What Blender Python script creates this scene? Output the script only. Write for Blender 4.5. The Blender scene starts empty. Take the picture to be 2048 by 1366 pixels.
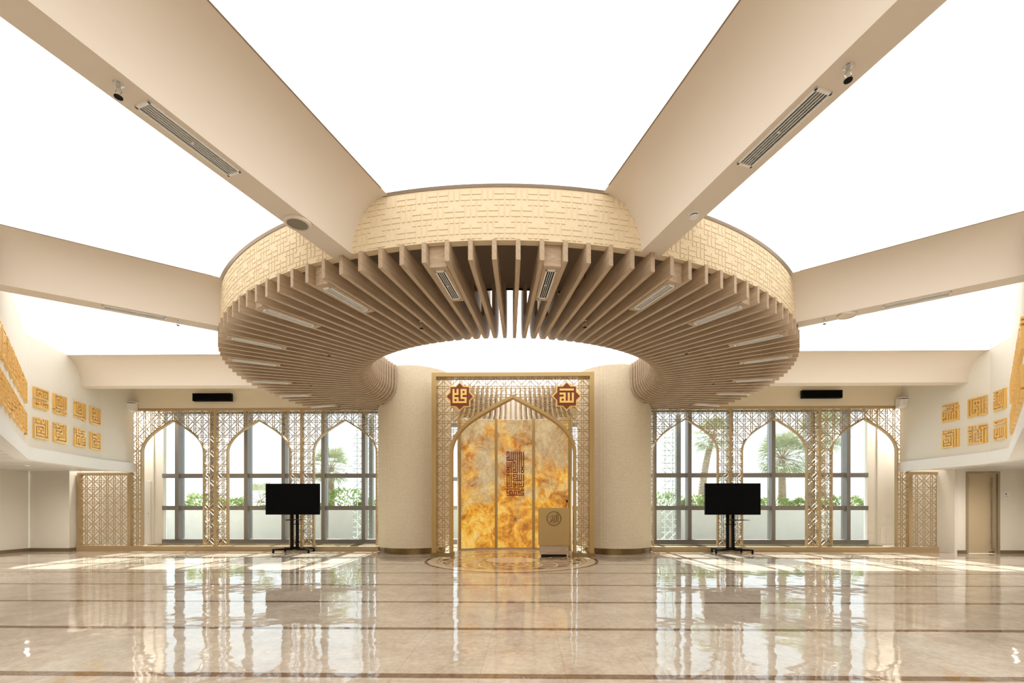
import bpy, bmesh, math, random
from math import sin, cos, pi, radians as R, atan2, hypot
from mathutils import Vector, Matrix
random.seed(7)
C = bpy.context.scene.collection
scene = bpy.context.scene

# ------------------------------------------------------------------ camera, world, sun, exposure
cam_d = bpy.data.cameras.new('camera'); cam = bpy.data.objects.new('camera', cam_d); C.objects.link(cam)
cam.location = (.366, 0, 1.3); cam.rotation_euler = (R(90), 0, .016)
cam_d.sensor_width = 36; cam_d.lens = 900/2048*36
cam_d.shift_x = -(1039.6-1024)/2048; cam_d.shift_y = (1012-683)/2048
cam_d.clip_end = 500
scene.camera = cam
w = bpy.data.worlds.new('sky'); scene.world = w; w.use_nodes = True
nt = w.node_tree; nt.nodes.clear()
bg = nt.nodes.new('ShaderNodeBackground'); wo = nt.nodes.new('ShaderNodeOutputWorld')
tc = nt.nodes.new('ShaderNodeTexCoord'); sx = nt.nodes.new('ShaderNodeSeparateXYZ'); cr = nt.nodes.new('ShaderNodeValToRGB')
nt.links.new(tc.outputs['Generated'], sx.inputs[0]); nt.links.new(sx.outputs['Z'], cr.inputs[0])
cr.color_ramp.elements[0].position = 0; cr.color_ramp.elements[0].color = (.93, .97, 1, 1)
cr.color_ramp.elements[1].position = .6; cr.color_ramp.elements[1].color = (.80, .90, 1, 1)
nt.links.new(cr.outputs[0], bg.inputs['Color']); bg.inputs['Strength'].default_value = 1.8
nt.links.new(bg.outputs[0], wo.inputs[0])
sun_d = bpy.data.lights.new('sun', 'SUN'); sun = bpy.data.objects.new('sun', sun_d); C.objects.link(sun)
sun.rotation_euler = (R(-49), 0, R(3)); sun.location = (0, 30, 25); sun_d.energy = 15.0; sun_d.angle = R(.6); sun_d.color = (1, .985, .96)
scene.view_settings.view_transform = 'Standard'; scene.view_settings.look = 'None'
scene.view_settings.gamma = 1; scene.view_settings.use_curve_mapping = False
scene.view_settings.exposure = 0.0
PANEL_E = 2.15          # light given off by the stretched ceiling panels

# ------------------------------------------------------------------ materials
def srgb(r, g, b):
    f = lambda c: (c/255/12.92) if c/255 <= .04045 else ((c/255+.055)/1.055)**2.4
    return (f(r), f(g), f(b), 1)
class N:
    def __init__(s, name):
        s.m = bpy.data.materials.new(name); s.m.use_nodes = True; s.t = s.m.node_tree; s.t.nodes.clear()
        s.o = s.t.nodes.new('ShaderNodeOutputMaterial')
    def n(s, ty, **kw):
        x = s.t.nodes.new('ShaderNode'+ty)
        for k, v in kw.items():
            if k.startswith('_'): setattr(x, k[1:], v)
            else:
                key = k.replace('__', ' ')
                x.inputs[int(key[1:]) if key[0] == 'i' and key[1:].isdigit() else key].default_value = v
        return x
    def l(s, a, b): s.t.links.new(a, b)
    def math(s, op, a, b=None):
        x = s.t.nodes.new('ShaderNodeMath'); x.operation = op
        for i, q in enumerate((a, b)):
            if q is None: continue
            if isinstance(q, (int, float)): x.inputs[i].default_value = q
            else: s.l(q, x.inputs[i])
        return x.outputs[0]
    def mix(s, f, a, b):
        x = s.t.nodes.new('ShaderNodeMix'); x.data_type = 'RGBA'
        for i, q in ((0, f), (6, a), (7, b)):
            if isinstance(q, (int, float, tuple)): x.inputs[i].default_value = q
            else: s.l(q, x.inputs[i])
        return x.outputs[2]
    def coords(s, scale=(1, 1, 1), kind='Object'):
        tcn = s.n('TexCoord'); mp = s.n('Mapping'); mp.inputs['Scale'].default_value = scale
        s.l(tcn.outputs[kind], mp.inputs[0]); return mp.outputs[0]
    def noise(s, vec, scale, detail=3, rough=.5, dist=0):
        x = s.n('TexNoise', Scale=scale, Detail=detail, Roughness=rough, Distortion=dist); s.l(vec, x.inputs['Vector']); return x.outputs['Fac']
    def ramp(s, fac, pts):
        x = s.n('ValToRGB'); e = x.color_ramp.elements
        e[0].position, e[0].color = pts[0]; e[1].position, e[1].color = pts[-1]
        for p, c in pts[1:-1]:
            q = e.new(p); q.color = c
        s.l(fac, x.inputs[0]); return x.outputs[0]
    def bump(s, h, strength, dist=.01):
        x = s.n('Bump', Strength=strength, Distance=dist); s.l(h, x.inputs['Height']); return x.outputs[0]
    def bsdf(s, color, rough=.5, metal=0, normal=None, spec=.5, coat=0, coatr=.05):
        b = s.n('BsdfPrincipled', Roughness=rough, Metallic=metal); b.inputs['Specular IOR Level'].default_value = spec
        b.inputs['Coat Weight'].default_value = coat; b.inputs['Coat Roughness'].default_value = coatr
        if isinstance(color, tuple): b.inputs['Base Color'].default_value = color
        else: s.l(color, b.inputs['Base Color'])
        if normal is not None: s.l(normal, b.inputs['Normal'])
        s.b = b; s.l(b.outputs[0], s.o.inputs[0]); return s.m

def plain(name, col, rough=.5, metal=0, var=.04, scale=6, bump=0, spec=.5):
    n = N(name); v = n.coords()
    f = n.noise(v, scale)
    c2 = tuple(max(0, c*(1-var*2)) for c in col[:3])+(1,)
    c = n.mix(f, col, c2)
    return n.bsdf(c, rough, metal, n.bump(n.noise(v, scale*20), bump) if bump else None, spec)

def mat_floor():
    n = N('polished_marble'); v = n.coords()
    a = n.noise(v, 2.2, 6, .62, .8); b = n.noise(v, 17, 5, .6, .4)
    f = n.math('ADD', n.math('MULTIPLY', a, .55), n.math('MULTIPLY', b, .45))
    base = n.ramp(f, [(.36, srgb(182, 168, 151)), (.5, srgb(200, 187, 170)), (.64, srgb(216, 205, 190))])
    vv = n.ramp(n.noise(v, 4.5, 8, .7, 1.5), [(.47, (0, 0, 0, 1)), (.5, (1, 1, 1, 1)), (.53, (0, 0, 0, 1))])
    base = n.mix(n.math('MULTIPLY', vv, .22), base, srgb(176, 150, 126))
    sep = n.n('SeparateXYZ'); n.l(v, sep.inputs[0])
    ym = n.math('PINGPONG', n.math('SUBTRACT', sep.outputs['Y'], 3.434), 1.3195/2)
    stripe = n.math('LESS_THAN', ym, .047)
    base = n.mix(stripe, base, n.ramp(b, [(.35, srgb(112, 88, 70)), (.65, srgb(140, 114, 92))]))
    xm = n.math('PINGPONG', n.math('SUBTRACT', sep.outputs['X'], .005), .66/2)
    joint = n.math('LESS_THAN', xm, .0016)
    base = n.mix(n.math('MULTIPLY', joint, .55), base, srgb(120, 98, 80))
    # slight waviness of the hand-polished slabs, each slab a little off
    wv = n.noise(v, 1.5, 2, .5); wv2 = n.noise(v, 6, 2, .5)
    h = n.math('ADD', wv, n.math('MULTIPLY', wv2, .16))
    nm = n.bump(h, .03, .2)
    m = n.bsdf(base, .035, 0, nm, .5, 0)
    n.b.inputs['IOR'].default_value = 1.66
    return m

def mat_weave(name, c1, c2, sc=1.0, strength=.35, rough=.8, mort=.035, contrast=.28):
    n = N(name); v = n.coords((1, 1, 1))
    # basket-weave fabric covering: fine vertical and horizontal threads in alternating blocks
    sep = n.n('SeparateXYZ'); n.l(v, sep.inputs[0])
    u = n.math('ADD', sep.outputs['X'], sep.outputs['Y'])
    cmb = n.n('CombineXYZ'); n.l(u, cmb.inputs[0]); n.l(sep.outputs['Z'], cmb.inputs[1])
    br = n.n('TexBrick', Scale=9.0*sc); n.l(cmb.outputs[0], br.inputs['Vector'])
    br.inputs['Mortar Size'].default_value = mort; br.inputs['Row Height'].default_value = .22; br.inputs['Brick Width'].default_value = .62
    br.inputs['Color1'].default_value = (1, 1, 1, 1); br.inputs['Color2'].default_value = (.75, .75, .75, 1); br.inputs['Mortar'].default_value = (0, 0, 0, 1)
    f = n.noise(v, 30*sc, 2)
    col = n.mix(n.math('MULTIPLY', f, .5), c1, c2)
    col = n.mix(n.math('MULTIPLY', n.math('SUBTRACT', 1, br.outputs['Color']), contrast), col, c2)
    return n.bsdf(col, rough, 0, n.bump(br.outputs['Color'], strength, .01), .3)

def mat_wood(name, ca, cb):
    n = N(name); v = n.coords((1, 14, 9))
    f = n.noise(v, 2.6, 6, .65, .7)
    c = n.ramp(f, [(.3, cb), (.7, ca)])
    return n.bsdf(c, .55, 0, n.bump(f, .08), .35)

def mat_metal(name, col, rough=.35, metal=.75):
    n = N(name); v = n.coords((1, 1, 30)); f = n.noise(v, 8, 4, .6)
    c2 = tuple(c*.82 for c in col[:3])+(1,)
    return n.bsdf(n.mix(f, col, c2), rough, metal, n.bump(f, .04), .5)

def mat_onyx():
    n = N('backlit_onyx'); v = n.coords((1, 1, .85))
    wv = n.n('TexNoise', Scale=.9, Detail=3); n.l(v, wv.inputs['Vector'])
    big = n.noise(v, .95, 4, .55, .8)
    sw = n.noise(v, 1.9, 8, .64, 1.1)
    fine = n.noise(v, 6.5, 6, .62, .9)
    sep = n.n('SeparateXYZ'); n.l(v, sep.inputs[0])
    amber = n.math('ADD', n.math('MULTIPLY', sw, .72), n.math('MULTIPLY', fine, .28))
    hot = n.ramp(amber, [(.35, srgb(112, 62, 14)), (.42, srgb(184, 112, 20)), (.49, srgb(222, 154, 34)), (.55, srgb(238, 188, 72)), (.64, srgb(234, 206, 134))])
    grey = n.ramp(amber, [(.36, srgb(150, 108, 54)), (.46, srgb(176, 148, 102)), (.56, srgb(194, 170, 126)), (.66, srgb(208, 186, 142))])
    # paler above, honey below: the stronger backlight low down is put into the colour
    k = n.math('ADD', n.math('MULTIPLY', sep.outputs['Z'], .06), n.math('ADD', n.math('MULTIPLY', big, .8), n.math('MULTIPLY', sw, .25)))
    f = n.ramp(k, [(.58, (0, 0, 0, 1)), (.72, (1, 1, 1, 1))])
    col = n.mix(f, hot, grey)
    vein = n.ramp(n.noise(v, 3.1, 9, .72, 3.2), [(.475, (0, 0, 0, 1)), (.5, (1, 1, 1, 1)), (.525, (0, 0, 0, 1))])
    col = n.mix(n.math('MULTIPLY', vein, .45), col, srgb(120, 64, 22))
    b = n.bsdf(n.mix(.5, col, (.1, .1, .1, 1)), .12, 0, None, .5)
    n.l(col, n.b.inputs['Emission Color']); n.b.inputs['Emission Strength'].default_value = .75
    return n.m

def mat_emit(name, col, e):
    n = N(name); x = n.n('Emission', Color=col, Strength=e); n.l(x.outputs[0], n.o.inputs[0]); return n.m

def mat_glass():
    n = N('window_glass'); tr = n.n('BsdfTransparent', Color=(.93, .97, .965, 1)); gl = n.n('BsdfGlossy', Roughness=.01)
    lw = n.n('LayerWeight', Blend=.12); mx = n.n('MixShader')
    n.l(n.math('MULTIPLY', lw.outputs['Fresnel'], .6), mx.inputs[0]); n.l(tr.outputs[0], mx.inputs[1]); n.l(gl.outputs[0], mx.inputs[2])
    n.l(mx.outputs[0], n.o.inputs[0]); return n.m

def mat_leaf(name, a, b):
    n = N(name); f = n.noise(n.coords(), 5, 3)
    m = n.bsdf(n.ramp(f, [(.35, a), (.65, b)]), .5); n.b.inputs['Subsurface Weight'].default_value = 0
    return m

M = dict(
 floor=mat_floor(),
 plaster=plain('warm_white_plaster', srgb(236, 226, 210), .75, 0, .015, 3),
 beam=plain('beam_plaster', srgb(228, 217, 203), .7, 0, .012, 2),
 white=plain('white_paint', srgb(240, 240, 238), .5, 0, .01),
 weave=mat_weave('woven_wall_covering', srgb(248, 240, 222), srgb(222, 204, 170), 1),
 weave_wall=mat_weave('fine_woven_wall_covering', srgb(238, 234, 225), srgb(220, 214, 200), 1.3, .15),
 column=mat_weave('column_woven_covering', srgb(248, 238, 216), srgb(186, 162, 122), .8, .7, .8, .05, .38),
 drum=mat_weave('drum_covering', srgb(236, 221, 192), srgb(220, 199, 162), 3, .12),
 soffit=plain('soffit_shade_tone', srgb(150, 134, 116), .8),  # beige soffit with its shade mixed into the tone; also draws the shadow gaps
 wood=mat_wood('ash_wood_veneer', srgb(202, 182, 156), srgb(172, 148, 122)),
 brass=mat_metal('brushed_brass', srgb(198, 172, 132), .42, .35),
 brass_dark=mat_metal('dark_brushed_brass', srgb(150, 128, 88), .35, .8),
 brassp=mat_metal('satin_brass_panel', srgb(190, 160, 106), .42, .55),
 gold=mat_metal('gold_lettering', srgb(251, 206, 120), .4, .4),
 maroon=plain('maroon_lettering', srgb(140, 36, 14), .5),
 brown=plain('brown_enamel', srgb(122, 54, 10), .45),
 black=plain('black_plastic', (.004, .004, .004, 1), .6, spec=.12),
 screen=plain('black_glass_screen', (.001, .001, .0015, 1), .5, spec=.08),
 darkvoid=plain('dark_void', (.012, .01, .009, 1), .9),
 grillegrey=plain('grey_grille_cloth', srgb(140, 134, 120), .8),
 alu=plain('grey_window_aluminium', srgb(132, 128, 124), .45, .2),
 steel=plain('chrome_steel', (.7, .7, .7, 1), .2, .9),
 glass=mat_glass(), onyx=mat_onyx(),
 panel=mat_emit('stretched_light_panel', (1.0, .955, .895, 1), PANEL_E),
 lamp=mat_emit('lamp_lens', (1, .82, .6, 1), 3),
 streak=None, skirting=plain('brown_skirting', srgb(128, 110, 84), .5),
 concrete=plain('pale_concrete', srgb(206, 202, 194), .9, 0, .06, 3),
 deck=plain('terrace_paving', srgb(196, 192, 184), .85, 0, .05),
 leafg=mat_leaf('green_leaves', srgb(150, 166, 110), srgb(192, 204, 142)),
 leafp=mat_leaf('palm_leaves', srgb(166, 172, 142), srgb(200, 202, 172)),
 trunk=plain('palm_trunk', srgb(196, 178, 156), .9, 0, .25, 12, .6),
 haze=plain('distant_land', srgb(214, 220, 224), 1),
 door=mat_weave('door_woven_veneer', srgb(206, 190, 160), srgb(176, 158, 128), 1.6, .2, .6),
 doorframe=mat_metal('bronze_door_frame', srgb(176, 162, 136), .45, .4),
 m_dark=plain('dark_brown_marble', srgb(74, 48, 34), .05, 0, .2, 9),
 m_mid=plain('mid_brown_marble', srgb(168, 132, 98), .05, 0, .15, 9),
 m_pale=plain('cream_marble', srgb(222, 204, 176), .05, 0, .08, 9),
)
def mat_streak():
    n = N('veined_marble_soffit'); f = n.noise(n.coords((.25, 3, 1)), 2.2, 6, .6, .6)
    return n.bsdf(n.ramp(f, [(.3, srgb(196, 196, 196)), (.6, srgb(232, 232, 230))]), .35)
M['streak'] = mat_streak()

# ------------------------------------------------------------------ mesh helpers
class MB:
    def __init__(s): s.v = []; s.f = []
    def add(s, vs, fs):
        k = len(s.v); s.v += [tuple(p) for p in vs]; s.f += [tuple(i+k for i in f) for f in fs]; return s
    def hexa(s, p):
        return s.add(p, [(0, 3, 2, 1), (4, 5, 6, 7), (0, 1, 5, 4), (1, 2, 6, 5), (2, 3, 7, 6), (3, 0, 4, 7)])
    def box(s, x0, x1, y0, y1, z0, z1):
        return s.hexa([(x0, y0, z0), (x1, y0, z0), (x1, y1, z0), (x0, y1, z0), (x0, y0, z1), (x1, y0, z1), (x1, y1, z1), (x0, y1, z1)])
    def bar(s, p, q, w, d, nrm=(0, 1, 0)):
        p = Vector(p); q = Vector(q); n = Vector(nrm); t = (q-p).normalized(); u = t.cross(n).normalized()*(w/2); n = n.normalized()*(d/2)
        return s.hexa([p-u-n, p+u-n, p+u+n, p-u+n, q-u-n, q+u-n, q+u+n, q-u+n])
    def prism(s, poly, fn, h0, h1):
        k = len(poly); a = [fn(x, y, h0) for x, y in poly]; b = [fn(x, y, h1) for x, y in poly]
        fs = [tuple(range(k))[::-1], tuple(range(k, 2*k))] + [(i, (i+1) % k, k+(i+1) % k, k+i) for i in range(k)]
        return s.add(a+b, fs)
    def wall(s, pts, th, z0, z1):          # plan polyline, thickness to its left-hand side
        off = []
        for i, p in enumerate(pts):
            ds = []
            if i: ds.append((Vector(p)-Vector(pts[i-1])).normalized())
            if i < len(pts)-1: ds.append((Vector(pts[i+1])-Vector(p)).normalized())
            d = sum(ds, Vector((0, 0))).normalized(); nn = Vector((-d.y, d.x)); c = nn.dot(Vector((-ds[0].y, ds[0].x)))
            off.append(Vector(p)+nn*th/max(c, .3))
        for i in range(len(pts)-1):
            a, b, c, d = pts[i], pts[i+1], off[i+1], off[i]
            s.hexa([(a[0], a[1], z0), (b[0], b[1], z0), (c[0], c[1], z0), (d[0], d[1], z0), (a[0], a[1], z1), (b[0], b[1], z1), (c[0], c[1], z1), (d[0], d[1], z1)])
        return s
    def arc(s, cx, cy, r0, r1, a0, a1, z0, z1, seg):   # ring sector solid; angle measured from -Y
        full = abs(a1-a0) >= 2*pi-1e-6; k = seg if full else seg+1; vs = []
        for i in range(k):
            a = a0+(a1-a0)*i/seg
            for r in (r0, r1):
                for z in (z0, z1): vs.append((cx+r*sin(a), cy-r*cos(a), z))
        fs = []
        for i in range(seg):
            a = 4*i; b = 4*((i+1) % k)
            fs += [(a, b, b+2, a+2), (a+1, a+3, b+3, b+1), (a+2, b+2, b+3, a+3), (a, a+1, b+1, b)]
        if not full: fs += [(0, 2, 3, 1), (4*seg, 4*seg+1, 4*seg+3, 4*seg+2)]
        return s.add(vs, fs)
    def lathe(s, prof, c, seg=24):
        vs = []; k = len(prof)
        for i in range(seg):
            a = 2*pi*i/seg
            for r, z in prof: vs.append((c[0]+r*cos(a), c[1]+r*sin(a), c[2]+z))
        fs = []
        for i in range(seg):
            for j in range(k-1):
                fs.append((i*k+j, ((i+1) % seg)*k+j, ((i+1) % seg)*k+j+1, i*k+j+1))
        if prof[0][0] > 1e-5: fs.append(tuple(i*k for i in range(seg))[::-1])
        if prof[-1][0] > 1e-5: fs.append(tuple(i*k+k-1 for i in range(seg)))
        return s.add(vs, fs)
    def tube(s, path, r, seg=8, taper=None):
        vs = []; path = [Vector(p) for p in path]; n = len(path)
        ref = Vector((0, 0, 1))
        for i, p in enumerate(path):
            t = (path[min(i+1, n-1)]-path[max(i-1, 0)]).normalized()
            rf = ref if abs(t.dot(ref)) < .95 else Vector((1, 0, 0))
            u = t.cross(rf).normalized(); v = t.cross(u)
            rr = r if taper is None else r+(taper-r)*i/(n-1)
            for j in range(seg):
                a = 2*pi*j/seg; vs.append(p+u*cos(a)*rr+v*sin(a)*rr)
        fs = [(i*seg+j, i*seg+(j+1) % seg, (i+1)*seg+(j+1) % seg, (i+1)*seg+j) for i in range(n-1) for j in range(seg)]
        fs += [tuple(range(seg))[::-1], tuple(range((n-1)*seg, n*seg))]
        return s.add(vs, fs)
    def mesh(s, name, loc=(0, 0, 0), smooth=True):
        me = bpy.data.meshes.new(name)
        me.from_pydata([(x-loc[0], y-loc[1], z-loc[2]) for x, y, z in s.v], [], s.f)
        bm = bmesh.new(); bm.from_mesh(me)
        if smooth == 'merge': bmesh.ops.remove_doubles(bm, verts=bm.verts, dist=1e-4)
        bmesh.ops.recalc_face_normals(bm, faces=bm.faces); bm.to_mesh(me); bm.free()
        if smooth:
            me.polygons.foreach_set('use_smooth', [True]*len(me.polygons)); me.set_sharp_from_angle(angle=R(35))
        me.update(); return me
    def build(s, name, mat, parent=None, smooth=True, label=None, at=None):
        if at is None: at = parent['_at'] if parent is not None and '_at' in parent else (0, 0, 0)
        o = bpy.data.objects.new(name, s.mesh(name, at, smooth)); C.objects.link(o)
        o.data.materials.append(M[mat] if isinstance(mat, str) else mat)
        if parent is not None: o.parent = parent; 
        elif at != (0, 0, 0): o.location = at
        if parent is not None: o['_at'] = tuple(at)
        if label: o['label'] = label
        return o

def tag(o, label, cat, group=None, kind=None):
    if label: o['label'] = label
    if cat: o['category'] = cat
    if group: o['group'] = group
    if kind: o['kind'] = kind
    return o
def thing(name, label, cat, at=(0, 0, 0), group=None, kind=None):
    o = bpy.data.objects.new(name, None); C.objects.link(o); o.location = at; o['_at'] = tuple(at); o.empty_display_size = .1
    return tag(o, label, cat, group, kind)
def struct(name, mb, mat, label=None, smooth=True):
    o = mb.build(name, mat, None, smooth); o['kind'] = 'structure'
    if label: o['label'] = label
    return o
def children(o): return [c for c in bpy.data.objects if c.parent == o]
def copy_tree(o, parent=None):
    c = o.copy(); C.objects.link(c); c.parent = parent
    for ch in children(o): copy_tree(ch, c)
    return c
XZ = lambda Y: (lambda x, z, h: (x, Y+h, z))
XYp = lambda Z: (lambda x, y, h: (x, y, Z+h))

# ------------------------------------------------------------------ key dimensions
CY = 10.99                 # centre of the hanging ring
ZC = 4.888                 # luminous ceiling
ZI = 5.045                 # luminous ceiling inside the ring
ZB = 4.285                 # underside of beams and drum
ZF = 4.054                 # underside of the wooden fins
RO, RD, RI = 5.97, 5.943, 3.22
YS = 12.93                 # plane of the brass screens
YW = 13.75                 # plane of the windows
LW = [(-11.1, 12.95), (-11.0, 11.8), (-10.17, 9.35), (-10.03, 9.15), (-6.5, 5.65), (-6.5, -5)]     # left upper wall in plan
RW = [(10.97, 12.95), (10.99, 10.5), (10.66, 9.7), (10.5, 9.56), (6.6, 5.7), (6.6, -5)]

# ------------------------------------------------------------------ shell
struct('floor', MB().box(-14.1, 14.1, -5.2, 16, -.2, 0), 'floor')
struct('ceiling', MB().box(-14.1, 14.1, -5.2, 13.9, 5.2, 5.35).box(-2.75, 2.75, 13.9, 15.65, 5.2, 5.35), 'plaster')
struct('wall_back', MB().box(-14.1, 14.1, -5.2, -5, 0, 5.2), 'plaster')
struct('wall_left', MB().wall(LW[::-1], .12, 2.5, 5.2), 'weave_wall', 'white woven upper wall with gold calligraphy, left')
struct('wall_right', MB().wall(RW, .12, 2.5, 5.2), 'weave_wall', 'white woven upper wall with gold calligraphy, right')
def inset(P, d, sgn):
    out = []
    for i, p in enumerate(P):
        a = Vector(P[max(i-1, 0)]); b = Vector(P[min(i+1, len(P)-1)]); t = (b-a).normalized(); n = Vector((-t.y, t.x))*sgn
        out.append((p[0]+n.x*d, p[1]+n.y*d))
    return out
LB = inset(LW, .05, 1); RB = inset(RW, .05, -1)
struct('trim_1', MB().wall(LB[::-1], .2, 2.275, 2.54), 'white', 'white band along the bottom of the left upper wall')
struct('trim_2', MB().wall(RB, .2, 2.275, 2.54), 'white', 'white band along the bottom of the right upper wall')
# veined soffits under the galleries
struct('ceiling_left', MB().prism([(-14, -5), (-14, 12.72)]+[(x-.02, min(y, 12.72)) for x, y in LW], XYp(0), 2.30, 2.42), 'streak')
struct('ceiling_right', MB().prism([(14, -5), (14, 12.72)]+[(x+.02, min(y, 12.72)) for x, y in RW], XYp(0), 2.30, 2.42), 'streak')
# lower walls
struct('wall_side_left', MB().box(-14.1, -13.95, -5, 12.7, 0, 2.3), 'weave_wall')
struct('wall_side_right', MB().box(13.95, 14.1, -5, 12.5, 0, 2.3), 'weave_wall')
struct('wall_pilaster_left', MB().box(-14.0, -12.78, 12.72, 13.9, 0, 2.6), 'weave_wall')
struct('baseboard_left', MB().box(-13.95, -13.93, -5, 12.7, 0, .09).box(-13.95, -12.77, 12.70, 12.72, 0, .09).box(-12.78, -12.76, 12.72, 12.9, 0, .09), 'skirting')
# right: slanted return, door wall
dw = MB().box(12.15, 12.36, 12.5, 12.62, 0, 2.6).box(13.26, 14.0, 12.5, 12.62, 0, 2.6).box(12.36, 13.26, 12.5, 12.62, 2.24, 2.6)
dw.wall([(12.07, 12.95), (12.15, 12.5)], -.1, 0, 2.6)
struct('wall_door_right', dw, 'weave_wall')
struct('baseboard_right', MB().box(12.13, 12.35, 12.485, 12.5, 0, .09).box(13.27, 13.95, 12.485, 12.5, 0, .09).box(13.93, 13.95, -5, 12.48, 0, .09), 'skirting')
# wall over the screens, roof and ends of the window recess
struct('wall_front_left', MB().box(-11.3, -1.95, YS-.03, YS+.14, 4.14, 5.2), 'weave')
struct('wall_front_right', MB().box(1.95, 11.1, YS-.03, YS+.14, 4.14, 5.2), 'weave')
struct('ceiling_recess', MB().box(-12.9, -2.6, YS+.15, YW+.3, 4.3, 4.5).box(2.6, 12.3, YS+.15, YW+.3, 4.3, 4.5), 'plaster')
def end_panel(s, name):
    x1, x2 = (10.87, 12.76) if s < 0 else (10.62, 12.06)
    m = MB().box(*sorted((s*x1, s*x2)), YW-.02, YW+.12, 0, 4.3)
    m.box(*sorted((s*(x1+.28), s*(x1+.31))), YW-.05, YW-.02, 0.12, 4.3)
    m.box(*sorted((s*x2, s*(x2+.1))), YS+.1, YW+.1, 0, 4.3)
    return struct(name, m, 'weave_wall')
end_panel(-1, 'wall_recess_left'); end_panel(1, 'wall_recess_right')
dl = thing('door_1', 'flush white service door beside the left window, behind the first arch', 'door', (-11.55, YW-.05, .1), kind='structure')
MB().box(-11.62, -11.26, YW-.045, YW-.025, .14, 2.05).build('door_leaf', 'white', dl); MB().box(-11.64, -11.24, YW-.035, YW-.02, .12, 2.07).build('door_frame', 'plaster', dl); MB().lathe([(.0, 0), (.015, 0), (.015, .03), (0, .03)], (-11.3, YW-.07, 1.05), 10).build('door_knob', 'steel', dl)
# middle niche walls behind the columns
struct('wall_niche_left', MB().box(-2.75, -2.6, 13.2, 15.6, 0, 5.2).box(-2.75, 2.75, 15.5, 15.6, 4.1, 5.2), 'plaster')
struct('wall_niche_right', MB().box(2.6, 2.75, 13.2, 15.6, 0, 5.2), 'plaster')

# ------------------------------------------------------------------ luminous ceiling panels
BA = [R(18), R(54), R(90)]
def bdir(a): return Vector((sin(a), -cos(a)))
def edge_pt(a, side, r):            # point on the ceiling edge of a beam, side=+1 to the right looking outward from -Y
    d = bdir(a); n = Vector((-d.y, d.x)); p = Vector((0, CY))+d*r+n*side*.62; return (p.x, p.y)
def arcpts(a0, a1, r, k=24): return [(r*sin(a0+(a1-a0)*i/k), CY-r*cos(a0+(a1-a0)*i/k)) for i in range(k+1)]
da = math.asin(.62/5.99)
ZP = ZC
def panel(name_label, poly):
    mb = MB().prism(poly, XYp(ZP), 0, .02)
    return tag(mb.build('ceiling_light_panel', 'panel', None, False), name_label, 'light panel', 'glowing stretched ceiling panels around the ring')
rr = 5.99
panel('long glowing cream ceiling panel between the two near beams, in front of the ring',
      arcpts(-R(18)+da, R(18)-da, rr)+[edge_pt(R(18), -1, 16.2), edge_pt(-R(18), 1, 16.2)])
def wallX(P, Y):
    for a, b in zip(P, P[1:]):
        if (a[1]-Y)*(b[1]-Y) <= 0 and a[1] != b[1]: return a[0]+(b[0]-a[0])*(Y-a[1])/(b[1]-a[1])
def side_panels(s, W, nm):
    e = edge_pt(s*R(54), -s, 7.9 if s < 0 else 7.95)
    panel('glowing ceiling panel upper %s, between the two %s beams' % (nm, nm),
          arcpts(s*(R(18)+da), s*(R(54)-da), rr)+[edge_pt(s*R(54), -s, 8.2), (W[4][0]*.99, W[4][1]+.05), (s*6.4, -4.9), edge_pt(s*R(18), s, 16.2)])
    e2 = edge_pt(s*R(54), s, 9.0)
    yb = CY+.16-.62
    panel('small glowing ceiling panel on the %s, between the side beam and the beam over the screens' % nm,
          arcpts(s*(R(54)+da), s*(R(90)-da), rr)+[(s*6.2, yb), (wallX(W, yb)-s*.02, yb), (W[2][0]-s*.02, W[2][1]), (W[3][0]-s*.02, W[3][1]), (e2[0]-s*.01, e2[1]+.01)])
side_panels(-1, LW, 'left'); side_panels(1, RW, 'right')
disc = MB().arc(0, CY, 0.001, 4.9, 0, 2*pi, ZI, ZI+.02, 72)
tag(disc.build('ceiling_light_panel', 'panel', None, False), 'round glowing ceiling panel inside the wooden ring', 'light panel')

# ------------------------------------------------------------------ radial beams
def beam(a, r0, r1, label, dy=0):
    d = bdir(a); n = Vector((-d.y, d.x)); root = thing('ceiling_beam', label, 'beam', (d.x*r0, CY+dy+d.y*r0, ZB), 'radial ceiling beams')
    prof = []
    K = 14
    for i in range(K+1):
        t = pi/2*i/K; prof.append((.14+.48*(1-cos(t)), ZB-.003+(ZC-ZB+.003)*sin(t)))
    prof = [(-x, z) for x, z in prof[::-1]]+prof
    def fn(x, z, h):
        p = Vector((0, CY+dy))+d*h+n*x; return (p.x, p.y, z)
    MB().prism(prof, fn, r0, r1).build('beam_body', 'beam', root)
    m = MB()
    for s in (-1, 1): m.prism([(s*.614, ZC-.006), (s*.626, ZC-.006), (s*.626, ZC), (s*.614, ZC)], fn, r0+.15, r1-.05)
    m.build('shadow_gap_line', 'soffit', root)  # dark strips painted in for the shadow line between beam and ceiling
    return root
beam(-R(18), 5.90, 16.5, 'cream beam with a speaker and a slot vent, running from the ring to the upper left corner')
beam(R(18), 5.90, 16.5, 'cream beam with a smoke detector and a slot vent, running from the ring to the upper right corner')
beam(-R(54), 5.90, 8.62, 'cream beam from the ring to the left wall above the gold calligraphy')
beam(R(54), 5.90, 8.62, 'cream beam with a round speaker, from the ring to the right wall')
beam(-R(90), 5.85, 10.80, 'pale level beam over the left brass screens', .16)
beam(R(90), 5.85, 11.08, 'pale level beam over the right brass screens', .16)

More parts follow.
